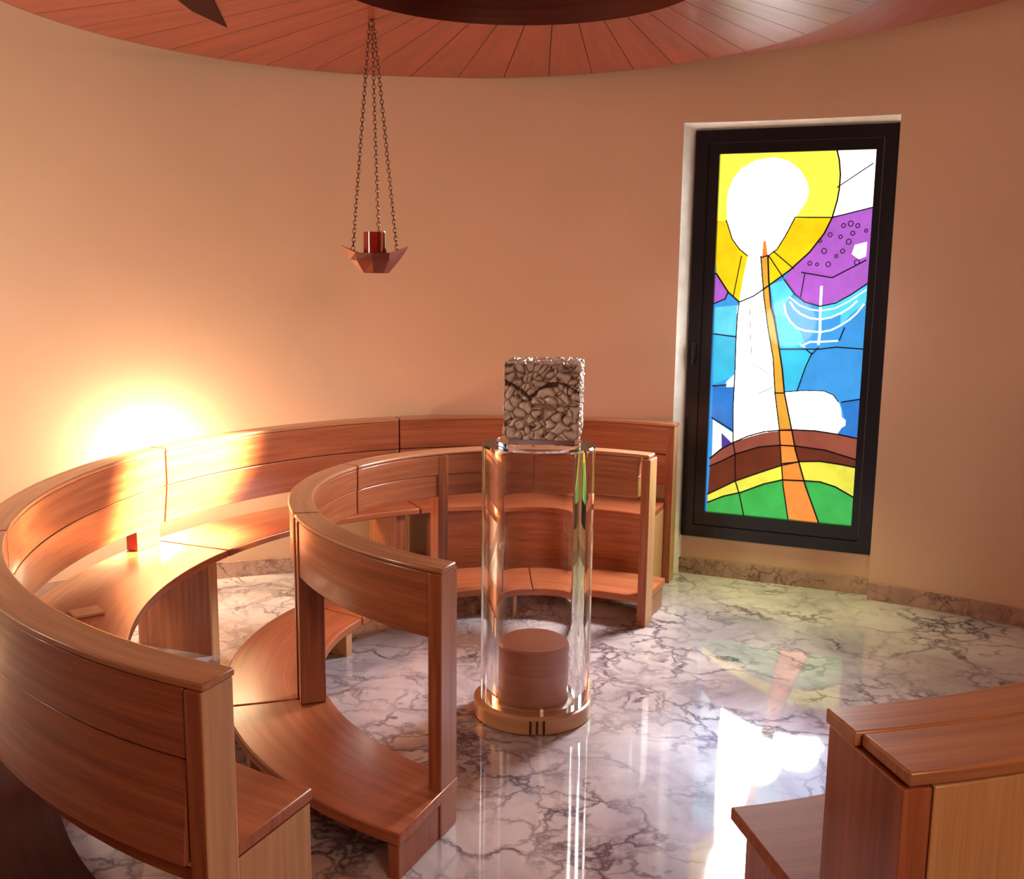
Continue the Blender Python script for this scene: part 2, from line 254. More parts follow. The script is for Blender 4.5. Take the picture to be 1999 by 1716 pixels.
LEADS=[(5,[(0.678,2.211),(0.696,2.148),(0.705,2.08),(0.704,2.013),(0.698,1.96),(0.679,1.877),(0.645,1.799),(0.582,1.71),(0.489,1.619),(0.397,1.547),(0.319,1.489),(0.248,1.457),(0.189,1.507),(0.124,1.6)]),(4,[(0.162,1.866),(0.17,1.851),(0.197,1.775),(0.236,1.724),(0.278,1.691)]),(4,[(0.345,1.681),(0.385,1.694),(0.423,1.724),(0.46,1.789),(0.5,1.874)]),(4,[(0.499,1.879),(0.679,1.877),(0.865,1.924)]),(3.5,[(0.694,2.02),(0.852,2.129)]),(4,[(0.466,1.573),(0.52,1.503),(0.572,1.464),(0.646,1.445),(0.718,1.462),(0.788,1.504),(0.874,1.569)]),(4,[(0.189,1.507),(0.175,1.471),(0.113,1.443)]),(4,[(0.248,1.457),(0.242,1.379),(0.241,1.274),(0.243,1.116),(0.243,1.01),(0.243,0.903),(0.251,0.726)]),(4,[(0.344,1.689),(0.37,1.485),(0.398,1.331),(0.432,1.177),(0.451,0.995),(0.481,0.823),(0.5,0.654),(0.517,0.522),(0.55,0.352)]),(5,[(0.38,1.689),(0.391,1.562),(0.408,1.435),(0.426,1.384),(0.459,1.23),(0.48,1.127),(0.497,1.008),(0.542,0.827),(0.568,0.713),(0.599,0.62),(0.63,0.526),(0.706,0.341)]),(5,[(0.132,0.635),(0.189,0.689),(0.256,0.732),(0.328,0.77),(0.405,0.797),(0.482,0.81),(0.558,0.818),(0.658,0.82),(0.758,0.811),(0.866,0.795)]),(5,[(0.134,0.594),(0.202,0.63),(0.264,0.668),(0.383,0.715),(0.491,0.733),(0.572,0.734),(0.714,0.724),(0.873,0.685)]),(5,[(0.129,0.442),(0.271,0.526),(0.39,0.58),(0.501,0.628),(0.592,0.656),(0.692,0.665),(0.792,0.657),(0.876,0.646)]),(5,[(0.131,0.398),(0.211,0.438),(0.306,0.469),(0.419,0.523),(0.511,0.553),(0.623,0.558),(0.698,0.559),(0.774,0.54),(0.881,0.486)]),(4,[(0.251,0.726),(0.264,0.668),(0.271,0.526),(0.296,0.457),(0.329,0.323)]),(4,[(0.125,1.291),(0.241,1.279)]),(4,[(0.131,1.02),(0.2,1.029)]),(4,[(0.133,0.853),(0.248,0.791)]),(4,[(0.465,1.225),(0.659,1.233),(0.736,1.246),(0.862,1.241)]),(4,[(0.621,1.211),(0.595,1.143),(0.559,1.017)]),(4,[(0.59,1.23),(0.621,1.206),(0.649,1.238)]),(4,[(0.769,1.343),(0.749,1.282)]),(4,[(0.777,0.973),(0.873,0.994)]),(3.5,[(0.497,1.008),(0.597,1.022),(0.691,1.024),(0.736,1.006),(0.763,0.972)]),(4,[(0.451,1.001),(0.497,1.003)]),(4,[(0.482,0.81),(0.548,0.814)]),(4,[(0.493,0.734),(0.572,0.734)]),(4,[(0.501,0.638),(0.592,0.654)]),(4,[(0.513,0.553),(0.623,0.558)]),(3,[(0.248,1.688),(0.216,1.482)]),(3.5,[(0.385,1.689),(0.461,1.583)]),(3.5,[(0.404,1.714),(0.508,1.629)]),(4,[(0.549,1.61),(0.696,1.586),(0.849,1.672)]),(3,[(0.564,1.602),(0.55,1.489)]),(2.5,[(0.301,1.432),(0.323,1.186)]),(3,[(0.369,0.996),(0.399,1.008),(0.439,1.031)]),(2.5,[(0.336,1.142),(0.415,1.098)])]
MENORAH=[(5,[(0.473,1.452),(0.483,1.406),(0.507,1.366),(0.539,1.336),(0.58,1.322),(0.654,1.317),(0.707,1.329),(0.749,1.353),(0.791,1.384),(0.822,1.415),(0.853,1.46)]),(5,[(0.502,1.462),(0.524,1.43),(0.555,1.405),(0.601,1.386),(0.65,1.38),(0.703,1.392),(0.75,1.415),(0.792,1.444),(0.819,1.474)]),(4,[(0.496,1.488),(0.548,1.448),(0.598,1.429),(0.648,1.423),(0.72,1.437),(0.785,1.474),(0.858,1.53)]),(7,[(0.648,1.541),(0.649,1.44),(0.654,1.314),(0.65,1.258)]),(5,[(0.569,1.245),(0.608,1.267),(0.657,1.269),(0.739,1.277)]),(3,[(0.559,1.255),(0.584,1.24)])]
GLYPHS=[(0.734,1.838,4),(0.767,1.847,5),(0.8,1.837,4),(0.674,1.794,4),(0.723,1.784,3.4),(0.65,1.715,5),(0.673,1.651,4.6),(0.585,1.655,4),(0.62,1.65,3),(0.84,1.813,3),(0.763,1.76,5),(0.807,1.662,5),(0.628,1.764,3),(0.709,1.691,3),(0.737,1.715,4),(0.779,1.801,4)]

# ---------------------------------------------------------------- the setting
WC = (-0.101, 1.442); WR = 3.979
P0 = Vector((0.9223, 5.3746, 0)); U = Vector((0.92669, -0.37582, 0)); N = Vector((-0.37582, -0.92669, 0))   # window plane, right along it, into the room
REC0, REC1, RTOP = -0.050, 0.966, 2.340
def ray_circle(p, d):
    q = Vector((p.x-WC[0], p.y-WC[1])); dd = Vector((d.x, d.y)); b_ = q.dot(dd); c_ = q.dot(q)-WR*WR
    return p + d*(-b_+math.sqrt(b_*b_-c_)) if b_ < 0 else p+d*(-b_+math.sqrt(max(0, b_*b_-c_)))
def on_wall(u):   # point of the curved wall in front of window-plane coordinate u
    p = P0+U*u; q = Vector((p.x-WC[0], p.y-WC[1])); nn = Vector((N.x, N.y)); b_ = q.dot(nn); c_ = q.dot(q)-WR*WR
    s = -b_-math.sqrt(b_*b_-c_) if b_*b_ > c_ else 0
    return p+N*s
ca, cb = on_wall(REC0), on_wall(REC1)
tha = math.atan2(ca.y-WC[1], ca.x-WC[0]); thb = math.atan2(cb.y-WC[1], cb.x-WC[0])
H = 3.0
def wall_strip(mb, t0, t1, z0, z1, n, r=WR):
    for i in range(n):
        a, b_ = t0+(t1-t0)*i/n, t0+(t1-t0)*(i+1)/n
        P = lambda t_, z: (WC[0]+r*math.cos(t_), WC[1]+r*math.sin(t_), z)
        mb.face([P(a, z0), P(b_, z0), P(b_, z1), P(a, z1)], [(a*r, z0), (b_*r, z0), (b_*r, z1), (a*r, z1)])
mb = MB()
wall_strip(mb, thb, tha, RTOP, H, 8)
wall_strip(mb, tha, math.pi, 0, H, 60); wall_strip(mb, 0.0, thb, 0, H, 40)
o = mb.build('wall_back', M['plaster'], smooth=True); prop(o, kind='structure')
mb = MB(); wall_strip(mb, math.pi, 2*math.pi, 0, H, 80)
prop(mb.build('wall_front', M['wood'], smooth=True), kind='structure')
# window recess: sides, top, back below the window
mb = MB()
def W3(u, z, off=0.0): p = P0+U*u+N*off; return (p.x, p.y, z)
ZI = 2.309
mb.face([W3(-0.002, 0, 0), (ca.x, ca.y, 0), (ca.x, ca.y, RTOP), W3(-0.002, ZI, 0)], [(0, 0), (0.1, 0), (0.1, 2.3), (0, 2.3)])
mb.face([W3(REC1, 0, -0.08), (cb.x, cb.y, 0), (cb.x, cb.y, RTOP), W3(REC1, ZI, -0.08)], [(0, 0), (0.1, 0), (0.1, 2.3), (0, 2.3)])
mid = [(WC[0]+WR*math.cos(thb+(tha-thb)*i/8), WC[1]+WR*math.sin(thb+(tha-thb)*i/8), RTOP) for i in range(9)]
mb.face([W3(-0.002, ZI, 0), W3(REC1, ZI, 0)]+mid, [(0, 0)]*11)
o = mb.build('trim_1', M['white_plaster'], merge=False); prop(o, kind='structure')
mb = MB()
box(mb, W3(REC0, 0, -0.10), U*(REC1-REC0), N*0.10, (0, 0, 0.212))
prop(mb.build('wall_right', M['plaster']), kind='structure')
mb = MB()
mb.face([(-4.4, -2.9, 0), (4.3, -2.9, 0), (4.3, 5.8, 0), (-4.4, 5.8, 0)], [(0, 0)]*4)
prop(mb.build('floor', M['marble']), kind='structure')
mb = MB()
mb.face([(-4.4, -2.9, H), (4.3, -2.9, H), (4.3, 5.8, H), (-4.4, 5.8, H)], [(0, 0)]*4)
prop(mb.build('ceiling', M['plaster']), kind='structure')
# marble skirting
def skirting(name, t0, t1, n, h_=0.085):
    mb = MB()
    for i in range(n):
        a, b_ = t0+(t1-t0)*i/n, t0+(t1-t0)*(i+1)/n
        P = lambda t_, r, z: (WC[0]+r*math.cos(t_), WC[1]+r*math.sin(t_), z)
        r0, r1 = WR-0.014, WR+0.004
        mb.face([P(a, r0, 0), P(b_, r0, 0), P(b_, r0, h_), P(a, r0, h_)], [(0, 0)]*4)
        mb.face([P(a, r0, h_), P(b_, r0, h_), P(b_, r1, h_), P(a, r1, h_)], [(0, 0)]*4)
    for t_ in (t0, t1):
        P = lambda r, z: (WC[0]+r*math.cos(t_), WC[1]+r*math.sin(t_), z)
        mb.face([P(WR-0.014, 0), P(WR+0.004, 0), P(WR+0.004, h_), P(WR-0.014, h_)], [(0, 0)]*4)
    prop(mb.build(name, M['marble_trim']), kind='structure')
skirting('baseboard_left', tha, math.pi, 50); skirting('baseboard_right', 0.2, thb, 30)
mb = MB(); box(mb, W3(REC0, 0, 0.0), U*(REC1-REC0), N*0.012, (0, 0, 0.085))
prop(mb.build('baseboard_window', M['marble_trim']), kind='structure')

# wooden ceiling canopy: radial planks between the drum and the rim
ZC = 2.56; CA = (-0.321, 3.827, 1.58); CD = (-0.004, 3.618, 0.648); PC = Vector((0.117, 3.24, 0))
def hit(c, ang):
    d = Vector((math.cos(ang), math.sin(ang))); q = Vector((PC.x-c[0], PC.y-c[1])); b_ = q.dot(d); cc = q.dot(q)-c[2]**2
    return -b_+math.sqrt(b_*b_-cc)
mb = MB(); rnd = random.Random(4); ang = R(-2); k = 0
NPL = 60; seams = [R(-1.2+360*i/NPL) for i in range(NPL+1)]
for i in range(NPL):
    a0, a1 = seams[i], seams[i+1]; uo = rnd.random()*9
    g = 0.0014
    P = []
    for s_ in range(4):
        a = a0+(a1-a0)*s_/3
        ra, rb = hit(CD, a), hit(CA, a)
        sh = g if s_ == 0 else (-g if s_ == 3 else 0)
        P.append([(PC.x+r*math.cos(a)-math.sin(a)*sh, PC.y+r*math.sin(a)+math.cos(a)*sh, ZC) for r in (ra, (ra+rb)/2, rb)])
    w_ = (a1-a0)
    UV = [[(uo+r, uo+s_/3*w_*0.9) for r in (0.6, 1.1, 1.6)] for s_ in range(4)]
    mb.quadgrid(P, UV)
mb2 = MB()
cv_ = mb.build('trim_2', M['canopy_wood'], merge=False); prop(cv_, kind='structure')
mb = MB(); n_ = 96
for i in range(n_):
    a, b_ = 2*math.pi*i/n_, 2*math.pi*(i+1)/n_
    def Q(c, t_, r, z): return (c[0]+r*math.cos(t_), c[1]+r*math.sin(t_), z)
    # rim
    for (r0, z0), (r1, z1) in (((CA[2]-.002, ZC+.001), (CA[2]+.014, ZC+.001)), ((CA[2]+.014, ZC+.001), (CA[2]+.014, ZC+.05))):
        mb.face([Q(CA, a, r0, z0), Q(CA, b_, r0, z0), Q(CA, b_, r1, z1), Q(CA, a, r1, z1)], [(a*2, r0+z0), (b_*2, r0+z0), (b_*2, r1+z1), (a*2, r1+z1)])
o = mb.build('trim_3', M['drum_wood'], smooth=True); prop(o, kind='structure')
# dark backing above the planks (keeps the seams dark) with the drum opening
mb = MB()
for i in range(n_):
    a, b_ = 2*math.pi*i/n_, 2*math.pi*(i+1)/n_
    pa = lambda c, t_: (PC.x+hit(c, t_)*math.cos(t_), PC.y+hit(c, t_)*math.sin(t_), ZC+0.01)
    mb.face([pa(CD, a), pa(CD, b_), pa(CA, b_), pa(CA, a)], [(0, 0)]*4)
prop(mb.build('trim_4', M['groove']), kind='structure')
mb = MB()
revolve(mb, [(CD[2], ZC-0.001), (CD[2], ZC+0.42), (CD[2]-0.02, ZC+0.425), (0, ZC+0.425)], CD[:2], 72)
prop(mb.build('trim_5', M['drum_wood'], smooth=True), kind='structure')
# wider wooden soffit to the right of the canopy
mb = MB(); pts = []
BC = (-0.658, 2.863, 2.70)
t_start = math.acos((0.55-BC[0])/BC[2]); 
for i in range(31):
    a = t_start*(1-i/30)+R(-8)*i/30
    pts.append((BC[0]+BC[2]*math.cos(a), BC[1]+BC[2]*math.sin(a), 2.60))
pts += [(1.0, 2.2, 2.60), (0.9, 3.0, 2.60), (0.8, 4.0, 2.60)]
mb.face(pts, [(p[1], p[0]) for p in pts]); mb.face([(p[0], p[1], 2.64) for p in pts], [(p[1], p[0]) for p in pts])
for p, q in zip(pts, pts[1:]+pts[:1]): mb.face([p, q, (q[0], q[1], 2.64), (p[0], p[1], 2.64)], [(0, 0), (.1, 0), (.1, .04), (0, .04)])
prop(mb.build('trim_6', M['canopy_wood']), kind='structure')
# dark wedge let into the canopy at the left
mb = MB(); tri = [(-1.235, 3.80), (-1.231, 4.09), (-1.171, 4.35), (-1.08, 3.80)]
mb.face([(x, y, ZC-0.004) for x, y in tri], [(0, 0)]*4); mb.face([(x, y, ZC+0.004) for x, y in tri], [(0, 0)]*4)
for p, q in zip(tri, tri[1:]+tri[:1]): mb.face([(*p, ZC-.004), (*q, ZC-.004), (*q, ZC+.004), (*p, ZC+.004)], [(0, 0)]*4)
prop(mb.build('trim_7', M['dark_wood']), kind='structure')

# ---------------------------------------------------------------- window with stained glass
win = bpy.data.objects.new('window_1', None); COL.objects.link(win); win.location = W3(0.48, 0.215, 0)
win['kind'] = 'structure'
def ribbon(mb, pts, w_, z0, z1, mi=0):
    """lead strip in window-plane coordinates, w_ wide, from depth z0 to z1"""
    n = len(pts)
    for i in range(n-1):
        a, b_ = Vector(pts[i]), Vector(pts[i+1]); d = (b_-a)
        if d.length < 1e-6: continue
        d.normalize(); nn = Vector((-d.y, d.x))*w_/2; e = d*w_*0.35
        q = [a-e+nn, b_+e+nn, b_+e-nn, a-e-nn]
        mb.face([W3(p.x, p.y, z1) for p in q], [(0, 0)]*4, mi)
        for p, r_ in zip(q, q[1:]+q[:1]): mb.face([W3(p.x, p.y, z0), W3(r_.x, r_.y, z0), W3(r_.x, r_.y, z1), W3(p.x, p.y, z1)], [(0, 0)]*4, mi)
def frame_ring(mb, o_, i_, d0, d1):
    (a, b_, c, d), (e, f, g, h_) = o_, i_
    for (x0, z0, x1, z1) in ((a, b_, c, f), (a, h_, c, d), (a, f, e, h_), (g, f, c, h_)):
        box(mb, W3(x0, z0, d0), U*(x1-x0), N*(d1-d0), (0, 0, z1-z0))
mb = MB(); frame_ring(mb, (0.0, 0.213, 0.962, 2.308), (0.062, 0.275, 0.900, 2.248), -0.06, 0.028)
mb.build('window_frame', M['black'], win, bevel=0.004)
mb = MB(); frame_ring(mb, (0.066, 0.279, 0.896, 2.244), (0.120, 0.348, 0.864, 2.192), -0.05, 0.018)
mb.build('sash', M['black'], win, bevel=0.005)
names = sorted(G)
mb = MB(); GX0, GX1, GZ0, GZ1 = 0.112, 0.872, 0.340, 2.200
def clip(P):
    out = P
    for ax, lim, sg in ((0, GX0, 1), (0, GX1, -1), (1, GZ0, 1), (1, GZ1, -1)):
        res = []
        for p, q in zip(out, out[1:]+out[:1]):
            ip, iq = (p[ax]-lim)*sg >= 0, (q[ax]-lim)*sg >= 0
            if ip: res.append(p)
            if ip != iq:
                t_ = (lim-p[ax])/(q[ax]-p[ax]); res.append((p[0]+(q[0]-p[0])*t_, p[1]+(q[1]-p[1])*t_))
        out = res
    return out
for nm, lay, P in PANES:
    P = clip(P)
    if len(P) < 3: continue
    d1 = -0.010+lay*0.0012
    mb.face([W3(x, z, d1) for x, z in P], [(0, 0)]*len(P), names.index(nm))
mb.face([W3(GX0, GZ0, -0.016), W3(GX1, GZ0, -0.016), W3(GX1, GZ1, -0.016), W3(GX0, GZ1, -0.016)], [(0, 0)]*4, names.index('azure'))
gl = mb.build('stained_glass', [M['g_'+k] for k in names], win, merge=False)
mb = MB()
for w_, P in LEADS: ribbon(mb, P, w_*0.0015, -0.008, -0.001)
mb.build('leading', M['black'], win, merge=False)
mb = MB()
for w_, P in MENORAH: ribbon(mb, P, w_*0.0019, -0.005, -0.0035)
mb.build('painted_lampstand', glow('pale_paint', s2l(215, 245, 225), 1.2), win, merge=False)
mb = MB()
for x, z, r_ in GLYPHS:
    pts = [(x+r_*0.0024*math.cos(k*math.pi/4), z+r_*0.0026*math.sin(k*math.pi/4)) for k in range(9 if int(r_*10) % 2 == 0 else 7)]
    ribbon(mb, pts, 0.0045, -0.0065, -0.004)
mb.build('painted_flecks', plain('violet_paint', (0.09, 0.02, 0.16), 0.4), win, merge=False)
mb = MB()
box(mb, W3(0.022, 1.16, 0.028), U*0.018, N*0.012, (0, 0, 0.09)); box(mb, W3(0.025, 1.13, 0.040), U*0.012, N*0.014, (0, 0, 0.10))
mb.build('handle', plain('dark_handle', (0.06, 0.06, 0.07), 0.25, 0.8), win, bevel=0.003)

# ---------------------------------------------------------------- benches and kneelers
def child(mb, name, mat, root, **kw):
    o = mb.build(name, mat, None, **kw); o.parent = root
    o.matrix_parent_inverse = Matrix.Translation(root.location).inverted()
    return o
RAIL_Z = 0.84; SEAT_Z = 0.43; g_ = 0.13      # g_: half gap between two units, in degrees
def bench(d0, d1, label, ends=(False, False), supports=(), front=None):
    mid_ = R((d0+d1)/2); root = empty('curved_bench', pol(mid_, four(RO, mid_)-0.1), label, 'bench', 'outer ring of curved benches')
    a, b_ = d0+g_, d1-g_
    mb = MB(); arc(mb, RO, a, b_, -0.046, 0.048, RAIL_Z-0.016, RAIL_Z, uo=d0); child(mb, 'top_rail', M['lit_rail_wood'], root, smooth=True, bevel=0.004)
    pa, pb_ = a+(1.5 if ends[0] else 0), b_-(1.5 if ends[1] else 0)
    mb = MB(); arc(mb, RO, pa, pb_, -0.044, 0.045, 0.680, RAIL_Z-0.017, uo=d0+3); child(mb, 'backrest_panel', M['wood'], root, smooth=True, bevel=0.003)
    mb = MB(); arc(mb, RO, pa, pb_, -0.044, 0.040, 0.465 if ends[1] else 0.515, 0.676, uo=d0+5, tilt=0.020); child(mb, 'backrest_panel', M['wood'], root, smooth=True, bevel=0.003)
    mb = MB(); arc(mb, RO, pa, pb_, -0.355, 0.015 if ends[1] else 0.045, SEAT_Z-0.030, SEAT_Z, uo=d0+7); child(mb, 'seat', M['seat_wood'], root, smooth=True, bevel=0.005)
    for k, (e, dd) in enumerate(zip(ends, (a, b_))):
        if e:
            s_ = 1 if k == 0 else -1
            mb = MB(); radial(mb, RO, dd+s_*0.1, 0.042, -0.044, 0.050, 0, RAIL_Z-0.0165, side=s_, mi2=1); child(mb, 'end_post', [M['wood'], M['lit_end_wood']], root, bevel=0.004)
            mb = MB(); radial(mb, RO, dd+s_*1.5, 0.035, -0.345, -0.05, 0, SEAT_Z-0.032, side=s_, mi2=1); child(mb, 'end_panel', [M['wood'], M['lit_end_wood']], root, bevel=0.003)
    for s_ in supports:
        mb = MB(); radial(mb, RO, s_, 0.045, -0.325, 0.04, 0, SEAT_Z-0.031); child(mb, 'support_panel', M['wood'], root, bevel=0.002)
        mb = MB(); radial(mb, RO, s_, 0.046, -0.335, -0.3255, 0, SEAT_Z-0.031); child(mb, 'support_edge', M['lit_end_wood' if s_ > -230 else 'wood'], root)
        mb = MB(); radial(mb, RO, s_, 0.15, -0.02, 0.035, SEAT_Z+0.001, 0.513); child(mb, 'spacer_block', M['block_wood'], root, bevel=0.003)
    if front:
        mb = MB(); arc(mb, RO, front[0], front[1], -0.33, -0.31, 0.06, SEAT_Z-0.031, uo=d0+9); child(mb, 'front_panel', M['wood'], root, smooth=True, bevel=0.002)
    return root
bench(-157.0, -112.8, 'curved wooden bench unit at near left, its pale end post in the foreground', (False, True), ())
bench(-202.2, -157.0, 'curved wooden bench unit along the left edge, left of the bright glow on the wall', (False, False), (-199.0,))
bench(-244.6, -202.2, 'curved wooden bench unit between the bright glow and the seam left of the pillar', (False, False), (-241.0,))
bench(-292.2, -244.6, 'curved wooden bench unit behind the clear pillar, ending beside the window', (True, False), (-247.5,), (-290.3, -249.5))
# bench on the right side of the entrance gap
root = empty('curved_bench', pol(R(-60), 1.9), 'curved wooden bench in the lower right corner with a thick double-capped end', 'bench', 'outer ring of curved benches')
a, b_ = -79.0, -28.0
S3 = [1.99, -0.02, 0.02, 0, 0]
RR = S3
mb = MB(); arc(mb, RR, a, b_, -0.055, 0.045, RAIL_Z-0.028, RAIL_Z, uo=2); child(mb, 'top_rail', M['lit_rail_wood'], root, smooth=True, bevel=0.004)
mb = MB(); arc(mb, RR, a+0.35, b_, 0.048, 0.19, RAIL_Z-0.026, RAIL_Z-0.002, uo=4); child(mb, 'top_rail', M['lit_rail_wood'], root, smooth=True, bevel=0.004)
mb = MB(); arc(mb, RR, a+0.7, b_, -0.035, 0.03, 0.51, RAIL_Z-0.03, uo=6); child(mb, 'backrest_panel', M['wood'], root, smooth=True, bevel=0.003)
mb = MB(); arc(mb, RR, a+1.6, b_, 0.165, 0.188, 0.0, RAIL_Z-0.03, uo=1.3, n=24)
for u_ in mb.uv:
    for i in range(len(u_)): u_[i] = (u_[i][1], u_[i][0])
child(mb, 'outer_panel', M['lit_end_wood'], root, smooth=True, bevel=0.003)
mb = MB(); radial(mb, RR, a+0.15, 0.05, -0.05, 0.188, 0, RAIL_Z-0.03, side=1); child(mb, 'end_panel', M['wood'], root, bevel=0.003)
mb = MB(); arc(mb, RR, a+0.3, b_, -0.455, 0.04, SEAT_Z-0.03, SEAT_Z, uo=5); child(mb, 'seat', M['seat_matte'], root, smooth=True, bevel=0.005)
mb = MB(); radial(mb, RR, a+1.2, 0.04, -0.42, -0.055, 0, SEAT_Z-0.032, side=1); child(mb, 'end_panel', M['wood'], root, bevel=0.003)

KZ = 0.795; BZ = 0.14
def kneeler(d0, d1, label, ends=(False, False), posts=(), supports=()):
    mid_ = R((d0+d1)/2); root = empty('curved_kneeler', pol(mid_, four(RI, mid_)), label, 'kneeler', 'inner ring of curved kneelers')
    a, b_ = d0+g_*1.5, d1-g_*1.5
    mb = MB(); arc(mb, RI, a, b_, -0.045, 0.045, KZ-0.016, KZ, uo=d0); child(mb, 'top_rail', M['lit_rail_wood'], root, smooth=True, bevel=0.006)
    pa, pb_ = a+(3.2 if ends[0] else (3.2 if d0 == -163.5 else 0)), b_-(2.6 if ends[1] else (3.2 if d1 == -163.5 else 0))
    mb = MB(); arc(mb, RI, pa, pb_, -0.043, 0.041, 0.590 if d0 == -163.5 else 0.690, KZ-0.017, uo=d0+3); child(mb, 'rail_panel', M['wood'], root, smooth=True, bevel=0.003)
    if d0 != -163.5: mb = MB(); arc(mb, RI, pa, pb_, -0.040, 0.0408, 0.590, 0.6902, uo=d0+5); child(mb, 'rail_panel', M['wood'], root, smooth=True, bevel=0.003)
    mb = MB(); arc(mb, RI, a, b_, -0.06, 0.285, BZ-0.035, BZ, uo=d0+7); child(mb, 'kneeling_board', M['seat_wood'], root, smooth=True, bevel=0.005)
    for k, (e, dd) in enumerate(zip(ends, (a, b_))):
        if e:
            s_ = 1 if k == 0 else -1
            mb = MB(); radial(mb, RI, dd+s_*(0.2 if k else -0.6), 0.042, -0.058, 0.043, 0, KZ-0.0165, side=s_, mi2=1); child(mb, 'end_post', [M['wood'], M['lit_end_wood' if k == 0 else 'lit_post_wood']], root, bevel=0.004)
            mb = MB(); radial(mb, RI, dd+s_*0.4, 0.035, 0.05, 0.275, 0, BZ-0.036, side=s_); child(mb, 'end_panel', M['wood'], root, bevel=0.003)
    for p, i0, t_ in posts:
        mb = MB(); radial(mb, RI, p, t_, i0, 0.043, BZ+0.001, KZ-0.0165); child(mb, 'post', M['wood'], root, bevel=0.004)
    for s_ in supports:
        mb = MB(); radial(mb, RI, s_, 0.04, -0.045, 0.27, 0, BZ-0.036); child(mb, 'support_panel', M['lit_end_wood'], root, bevel=0.003)
    return root
kneeler(-163.5, -113.0, 'low curved wooden kneeler unit nearest the viewer, its end post left of the clear pillar', (False, True), ((-161.9, -0.043, 0.05),), (-150,))
kneeler(-214.3, -163.5, 'short curved kneeler unit at the left turn of the inner ring, rail lit inside', (False, False), ((-165.2, -0.043, 0.05),), (-209.5,))
kneeler(-264.0, -214.3, 'curved wooden kneeler unit on the far side, left of the clear pillar', (False, False), ((-241.4, -0.045, 0.05),), (-255,))
kneeler(-295.0, -264.0, 'curved wooden kneeler unit behind the clear pillar, ending near the window', (True, False), (), ())
# dark step board outside the left bench
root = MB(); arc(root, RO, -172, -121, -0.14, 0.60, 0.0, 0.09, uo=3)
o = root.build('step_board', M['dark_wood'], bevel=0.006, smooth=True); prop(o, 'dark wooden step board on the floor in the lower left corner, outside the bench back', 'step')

# flat pale beige slab on the left seat
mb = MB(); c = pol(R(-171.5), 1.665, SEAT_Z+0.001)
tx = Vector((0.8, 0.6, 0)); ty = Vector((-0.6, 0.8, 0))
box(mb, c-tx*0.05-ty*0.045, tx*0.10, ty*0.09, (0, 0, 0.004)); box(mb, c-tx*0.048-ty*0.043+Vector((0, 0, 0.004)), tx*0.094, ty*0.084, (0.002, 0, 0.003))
o = mb.build('seat_slab', M['slab']); prop(o, 'small flat beige slab lying on the left bench seat', 'seat_slab')

# ---------------------------------------------------------------- clear pillar with silver cube
PX, PY = 0.095, 3.57
root = empty('clear_pillar', (PX, PY, 0), 'tall clear acrylic pillar standing on a round wooden base, carrying the silver cube', 'pillar')
mb = MB(); revolve(mb, [(0, 0.0), (0.205, 0.0), (0.216, 0.006), (0.216, 0.058), (0.208, 0.064), (0, 0.064)], (PX-0.008, PY), 72)
child(mb, 'base', M['base_wood'], root, smooth=True)
mb = MB()
for k in (-0.035, -0.012, 0.012): box(mb, (PX-0.008+k+0.02, PY-0.2172, 0.008), (0.008, 0, 0), (0, 0.006, 0), (0, 0, 0.048))
child(mb, 'base_slots', M['groove'], root)
mb = MB(); revolve(mb, [(0.146, 0.066), (0.200, 0.066), (0.200, 0.992), (0.194, 0.998), (0.152, 0.998), (0.146, 0.992), (0.146, 0.066)], (PX, PY), 96)
child(mb, 'clear_tube', M['acrylic'], root, smooth=True)
mb = MB(); revolve(mb, [(0, 0.066), (0.126, 0.066), (0.128, 0.07), (0.128, 0.272), (0.122, 0.278), (0, 0.278)], (PX-0.006, PY), 64)
child(mb, 'inner_block', M['inner_wood'], root, smooth=True)
mb = MB(); revolve(mb, [(0, 1.000), (0.150, 1.000), (0.150, 1.012), (0, 1.012)], (PX, PY), 64)
child(mb, 'lid', M['acrylic'], root, smooth=True)

# silver cube with relief
th = R(-6); ex = Vector((math.cos(th), math.sin(th), 0)); ey = Vector((-math.sin(th), math.cos(th), 0)); cc = Vector((0.112, PY-0.01, 0))
S_ = 0.258
root = empty('tabernacle', (cc.x, cc.y, 1.013), 'silver cube box with deep relief ornament on top of the clear pillar', 'box')
mb = MB(); box(mb, cc-ex*0.115-ey*0.11+Vector((0, 0, 1.013)), ex*0.23, ey*0.22, (0, 0, 0.022)); child(mb, 'plinth', M['chrome'], root, bevel=0.003)
def relief(p):
    q = p*30.0
    d_, _ = noise.voronoi(q+Vector((noise.noise(q*0.7), noise.noise(q*0.7+Vector((5, 0, 0))), 0))*1.1)
    a = min(1, (d_[1]-d_[0])*3.4)
    return 0.013*a+0.004*noise.noise(p*60)
NG = 90
mb = MB(); o3 = cc+Vector((0, 0, 1.036))
RH = {}
def cube_pt(x, y, z):
    p = o3+ex*x+ey*y+Vector((0, 0, z)); m_ = Vector((x, y, z-S_/2))
    f = max(abs(m_.x), abs(m_.y), abs(m_.z)); nn = Vector((m_.x if abs(m_.x) > f-1e-5 else 0, m_.y if abs(m_.y) > f-1e-5 else 0, m_.z if abs(m_.z) > f-1e-5 else 0)).normalized()
    h_ = relief(Vector((x, y, z)))
    # ridges: a mountain line across the front face
    if y < 0:
        rid = z-(0.17+0.05*abs(math.sin(x*17+0.7))-0.03)
        h_ *= 0.45 if rid > 0.0 and abs(nn.y) > 0.5 else 1
        if abs(rid) < 0.007: h_ -= 0.006
    e = min(S_/2-sorted((abs(m_.x), abs(m_.y), abs(m_.z)))[1], 0.02)/0.02
    d3 = ex*nn.x+ey*nn.y+Vector((0, 0, nn.z))
    out = p+d3*((h_-0.009)*(0.35+0.65*e)); RH[tuple(round(c_, 4) for c_ in out)] = max(0, min(1, h_/0.013)); return out
